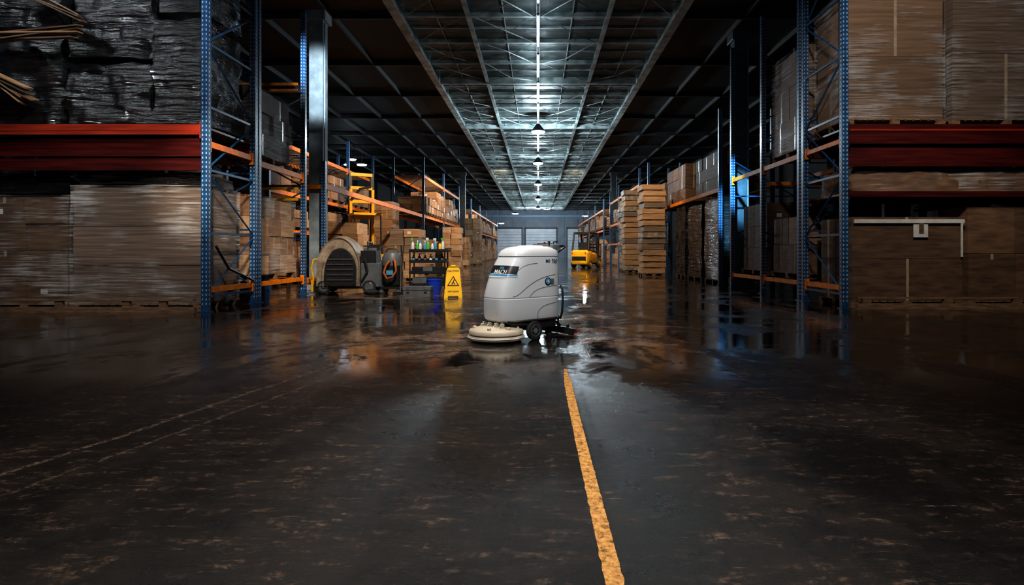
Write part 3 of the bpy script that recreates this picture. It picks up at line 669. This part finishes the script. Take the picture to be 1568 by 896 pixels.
def arch(y,w,h,x0,z0=.18,n=20,sh=.0):
    pts=[(x0-w/2,y,z0),(x0-w/2,y,z0+h*.35)]
    for k in range(n+1):
        t=math.pi-math.pi*k/n; pts.append((x0+w/2*math.cos(t),y,z0+h*.35+h*.65*math.sin(t)))
    pts.append((x0+w/2,y,z0)); return pts
b.loft([arch(-.42,.92,1.10,-.16),arch(-.45,.98,1.14,-.16),arch(.1,1.02,1.20,-.18),arch(.55,1.0,1.16,-.18)],tanp)
b.loft([arch(-.455,.72,.86,-.10,.22),arch(-.49,.70,.84,-.10,.22)],blackp)
b.loft([arch(-.48,.80,.94,-.10,.20),arch(-.50,.80,.94,-.10,.20)],tanp,cap=False)
for k in range(5): b.box(-.40,.20,-.51,-.495,.32+k*.12,.35+k*.12,steel)
b.box(-.72,.36,-.40,.5,.12,.24,blackp)
b.done('hood',parent=sw,bevel=.01)
b=B(); b.box(.36,.78,-.40,.40,.16,.72,grey); b.box(.34,.70,-.36,.36,.72,1.02,blackp); b.box(.40,.60,-.30,.30,1.02,1.08,grey)
b.tube([(.5,-.3,1.05),(.5,-.34,1.22),(.5,.3,1.22),(.5,.3,1.05)],.016,blackp); b.tube([(.38,-.42,.3),(.52,-.46,.55),(.45,-.44,.85)],.025,rubber)
for (x,y) in((-.5,-.38),(.55,-.40),(-.5,.45),(.55,.42)): wheel(b,(x,y,.16),.16,.10,rubber,steel)
b.rev([(.16,.01),(.18,.06),(.06,.12)],rubber,c=(.62,-.55,0),seg=24)
b.box(-.80,-.70,-.30,.3,.30,.36,yellow); b.tube([(-.76,-.3,.33),(-.80,-.32,.62),(-.76,-.3,.80),(-.66,-.3,.82)],.025,yellow); b.box(-.80,-.74,-.36,-.26,.05,.33,yellow)
b.done('engine_and_wheels',parent=sw,bevel=.01)
rt=empty('reach_truck',(-6.3,21.4,0),.5)
b=B(); b.box(-.5,.5,-.6,.6,.15,1.25,blackp); b.box(-.52,.52,-.62,-.2,.15,.9,yellow)
for x in(-.4,.4): b.box(x-.06,x+.06,.62,.78,.1,3.9,blackp); b.box(x-.05,x+.05,.5,.6,1.2,3.3,yellow)
for z in(.8,2.2,2.8,3.3,3.8): b.box(-.4,.4,.60,.72,z,z+.12,yellow)
b.box(-.5,.5,-.5,.6,2.3,2.38,yellow)
for x in(-.46,.46): b.tube([(x,-.5,1.2),(x,-.45,2.3)],.03,blackp)
for (x,y) in((-.42,-.4),(.42,-.4),(-.42,.5),(.42,.5)): wheel(b,(x,y,.17),.17,.12,rubber,steel,ax='x')
b.tube([(-.4,.5,2.9),(-.1,.35,3.3),(.3,.4,3.4)],.05,blackp); b.done('truck_body',parent=rt,bevel=.015)

# ---------------------------------------------------------------- forklift
fk=empty('forklift',(2.95,36.0,0),math.radians(-28))
b=B()
def rr(y,w,z0,z1,x=0,ch=.12):
    return [(x-w/2+ch*.5,y,z0),(x+w/2-ch*.5,y,z0),(x+w/2,y,z0+ch),(x+w/2,y,z1-ch),(x+w/2-ch,y,z1),(x-w/2+ch,y,z1),(x-w/2,y,z1-ch),(x-w/2,y,z0+ch)]
b.loft([rr(-1.12,.70,.32,.88),rr(-1.08,1.0,.24,1.0),rr(-.95,1.14,.2,1.08),rr(-.55,1.16,.2,1.08),rr(-.45,1.16,.35,1.06)],yellow)
b.loft([rr(-.45,1.10,.30,.98),rr(.35,1.10,.30,.92),rr(.42,1.10,.30,.60),rr(.9,1.05,.30,.56)],yellow)
b.box(-.56,.56,.60,.75,.45,1.05,blackp); b.box(-.45,.45,-1.135,-1.06,.45,.70,blackp)
b.box(-.30,.30,-.45,.15,.95,1.08,blackp); b.box(-.28,.28,-.50,-.38,1.05,1.55,blackp)
b.tube([(0,.62,.95),(0,.40,1.25)],.03,blackp); b.rev([(.17,0),(.19,.015),(.17,.03)],blackp,c=(0,.38,1.25),seg=20)
for x in(-.52,.52):
    b.tube([(x,-.88,1.05),(x*.96,-.70,2.08)],.06,blackp); b.tube([(x,.62,.95),(x*.96,.35,2.1)],.06,blackp)
b.box(-.54,.54,-.75,.45,2.04,2.15,blackp)
for k in range(6): b.box(-.5,.5,-.70+k*.2,-.64+k*.2,2.15,2.18,blackp)
b.done('chassis_and_cab',parent=fk,bevel=.02)
b=B()
for x in(-.34,.34): b.box(x-.06,x+.06,1.0,1.14,.12,2.15,blackp); b.box(x*.72-.04,x*.72+.04,1.02,1.10,.15,2.1,blackp)
for z in(.3,1.2,2.05): b.box(-.38,.38,1.0,1.12,z,z+.09,blackp)
b.box(-.50,.50,1.15,1.20,.2,.32,blackp); b.box(-.50,.50,1.15,1.20,.62,.74,blackp)
for k in range(5): b.box(-.5+k*.24,-.46+k*.24,1.15,1.19,.74,1.4,blackp)
b.box(-.50,.50,1.15,1.20,1.4,1.46,blackp)
for x in(-.28,.28): b.box(x-.06,x+.06,1.20,1.25,.05,.72,blackp); b.box(x-.06,x+.06,1.20,2.25,.04,.085,steel)
b.tube([(0,1.06,.2),(0,1.06,1.9)],.04,steel)
b.done('mast_and_forks',parent=fk,bevel=.006)
b=B()
for x in(-.50,.50):
    wheel(b,(x,-.72,.24),.24,.18,rubber,yellow if x>0 else yellow,ax='x'); wheel(b,(x,.72,.30),.30,.2,rubber,yellow,ax='x')
for x in(-.42,.42): b.rev([(.05,0),(.05,-.03)],M('tail_lamp_red',(.6,.05,.03),emit=.6),c=(x,-1.10,.92),axis='y',seg=12)
b.done('wheels_and_lamps',parent=fk,smooth=40)

# ---------------------------------------------------------------- lamps
def lamp_light(kind,loc,power,col=(1,1,1),size=.3,aim=None,spot=None,blend=.6,name='lamp_light',sy=None):
    d=bpy.data.lights.new(name,kind); d.energy=power; d.color=col
    if kind=='AREA': d.size=size; 
    if kind=='AREA' and sy: d.shape='RECTANGLE'; d.size_y=sy
    if kind in('POINT','SPOT'): d.shadow_soft_size=size
    if kind=='SPOT': d.spot_size=math.radians(spot); d.spot_blend=blend
    o=bpy.data.objects.new(name,d); scene.collection.objects.link(o); o.location=loc
    if aim is not None:
        o.rotation_euler=(Vector(aim)-Vector(loc)).to_track_quat('-Z','Y').to_euler()
    return o
cool=(.74,.90,1)
for y,p in((28,620),(38,460),(50,420),(64,420),(78,400)):
    b=B(); b.rev([(.05,.44),(.10,.40),(.30,.14),(.33,.07),(.32,.07)],dsteel,c=(0,y,H-.86),seg=20)
    b.rev([(.31,.065),(.31,.03),(.2,-.03),(.01,-.05)],lampm,c=(0,y,H-.86),seg=20); b.tube([(0,y,H-.42),(0,y,H-.30)],.012,dsteel,seg=6)
    b.done('ceiling_lamp',smooth=40)
    lamp_light('POINT',(0,y,H-1.15),p*1.3,cool,.22)
for y in range(6,26,3):
    b=B(); b.box(-.04,.04,y,y+2.2,H-.46,H-.42,dsteel); b.tube([(0,y+.05,H-.50),(0,y+2.15,H-.50)],.028,lampw,seg=8)
    for yy in(y+.3,y+1.9): b.tube([(0,yy,H-.42),(0,yy,H-.30)],.008,dsteel,seg=5)
    b.done('tube_light',smooth=40)
    lamp_light('AREA',(0,y+1.1,H-.6),16 if y<18 else 34,cool,.12,aim=(0,y+1.1,H+3),name='added_uplight',sy=2.0)  # unseen area light added under each tube to brighten the ceiling
def pendant(x,y,z,p,m_=lampf,col=cool,r=.2):
    b=B(); b.rev([(.04,.2),(r,.05),(r,.03)],dsteel,c=(x,y,z),seg=16); b.rev([(r*.9,.03),(r*.8,-.02),(.01,-.05)],m_,c=(x,y,z),seg=16); b.tube([(x,y,z+.2),(x,y,H-.35)],.012,dsteel,seg=5)
    b.done('pendant_lamp',smooth=40); lamp_light('POINT',(x,y,z-.25),p,col,.15)
pendant(-10.8,34,6.3,24,lamps_,r=.3); pendant(-9.6,32,5.7,20,lamps_,r=.3); pendant(-12.4,38,6.6,20,lamps_)
pendant(-2.8,72,5.6,250,r=.45); pendant(1.1,74,6.3,300,r=.45); pendant(6.4,80,5.8,250,r=.45); pendant(8.0,82,5.8,150,r=.4); pendant(-5,80,4.8,150,r=.4)
FILL='added_fill_light'  # lights added without fixtures to brighten racks, columns, scrubber and floor
warm=(1,.80,.56)
for (l,p_,a,s) in [((-2.2,17,6.9),2800,(-6.6,21.5,1.2),75),((-2.2,29,6.9),2600,(-6,33,1.5),75),((2.2,20,6.9),1400,(5.2,26,2),70),((2.0,31,6.9),3000,(3.9,36,1.2),70),((-2,44,6.9),2800,(-5.5,52,1.5),90),((2,44,6.9),2800,(5.5,52,1.5),90)]:
    lamp_light('SPOT',l,p_,warm,.2,aim=a,spot=s,blend=.7,name=FILL)
lamp_light('SPOT',(-1.6,9.0,7.0),2800,(1,.90,.76),.25,aim=(-3.3,13.9,.5),spot=50,blend=.7,name=FILL)
lamp_light('SPOT',(-3.6,6.0,4.5),1400,(1,.86,.68),.15,aim=(-6.3,11.7,1.2),spot=24,blend=.8,name=FILL)
lamp_light('SPOT',(-2.6,3.5,6.9),1350,(1,.93,.86),.25,aim=(-6.7,9.9,1.5),spot=34,blend=.9,name=FILL)
lamp_light('SPOT',(2.6,4.5,6.6),1100,(1,.92,.83),.2,aim=(6.9,10.4,4.3),spot=42,blend=.8,name=FILL)
lamp_light('SPOT',(3.0,4.0,6.4),1050,(1,.90,.78),.25,aim=(6.8,10.4,1.2),spot=34,blend=.9,name=FILL)
lamp_light('SPOT',(-3.4,6.5,6.9),800,(.9,.96,1),.12,aim=(-7.5,9.9,4.3),spot=50,blend=.8,name=FILL)
lamp_light('SPOT',(-9.0,8.0,7.0),350,(.85,.94,1),.12,aim=(-7.5,9.9,4.2),spot=80,blend=.8,name=FILL)
lamp_light('SPOT',(3.6,12.5,5.5),8000,(.22,.65,1),.15,aim=(5.5,16.4,2.7),spot=15,blend=.7,name=FILL)
lamp_light('SPOT',(-3.6,10.0,5.5),3000,(.75,.9,1),.15,aim=(-5.6,15.1,5.3),spot=22,blend=.8,name=FILL)
# key spots added for the scrubber, no fixture
lamp_light('SPOT',(-2.2,2.4,5.6),1000,(1,.99,.97),.5,aim=(-.2,6.8,.6),spot=17,blend=.7,name=FILL)
lamp_light('SPOT',(2.6,3.6,5.5),700,(1,.99,.97),.5,aim=(-.1,6.8,.6),spot=18,blend=.7,name=FILL)
# spots added to brighten foreground floor, mid floor
lamp_light('SPOT',(-.3,2.6,7.1),2300,(1,.91,.80),.4,aim=(-.3,2.9,0),spot=58,blend=1,name=FILL)
lamp_light('SPOT',(-.4,7.4,7.1),1300,(1,.90,.78),.3,aim=(-.4,7.6,0),spot=52,blend=1,name=FILL)
lamp_light('AREA',(0,84,6.8),800,(.85,.93,1),6,aim=(0,92,2),name=FILL)  # unseen area light added to brighten the far doors

w=bpy.data.worlds.new('World'); scene.world=w; w.use_nodes=True
bg=w.node_tree.nodes['Background']; bg.inputs[0].default_value=(.35,.55,.75,1); bg.inputs[1].default_value=.02
cd=bpy.data.cameras.new('Camera'); cam=bpy.data.objects.new('Camera',cd); scene.collection.objects.link(cam)
cam.location=(0,0,1); cam.rotation_euler=(math.radians(90),0,0); cd.sensor_width=36; cd.lens=36*900/1568
cd.shift_x=-40/1568; cd.shift_y=-63/1568; cd.clip_end=300
scene.camera=cam
scene.view_settings.view_transform='Standard'; scene.view_settings.look='None'; scene.view_settings.exposure=.18; scene.view_settings.gamma=.90
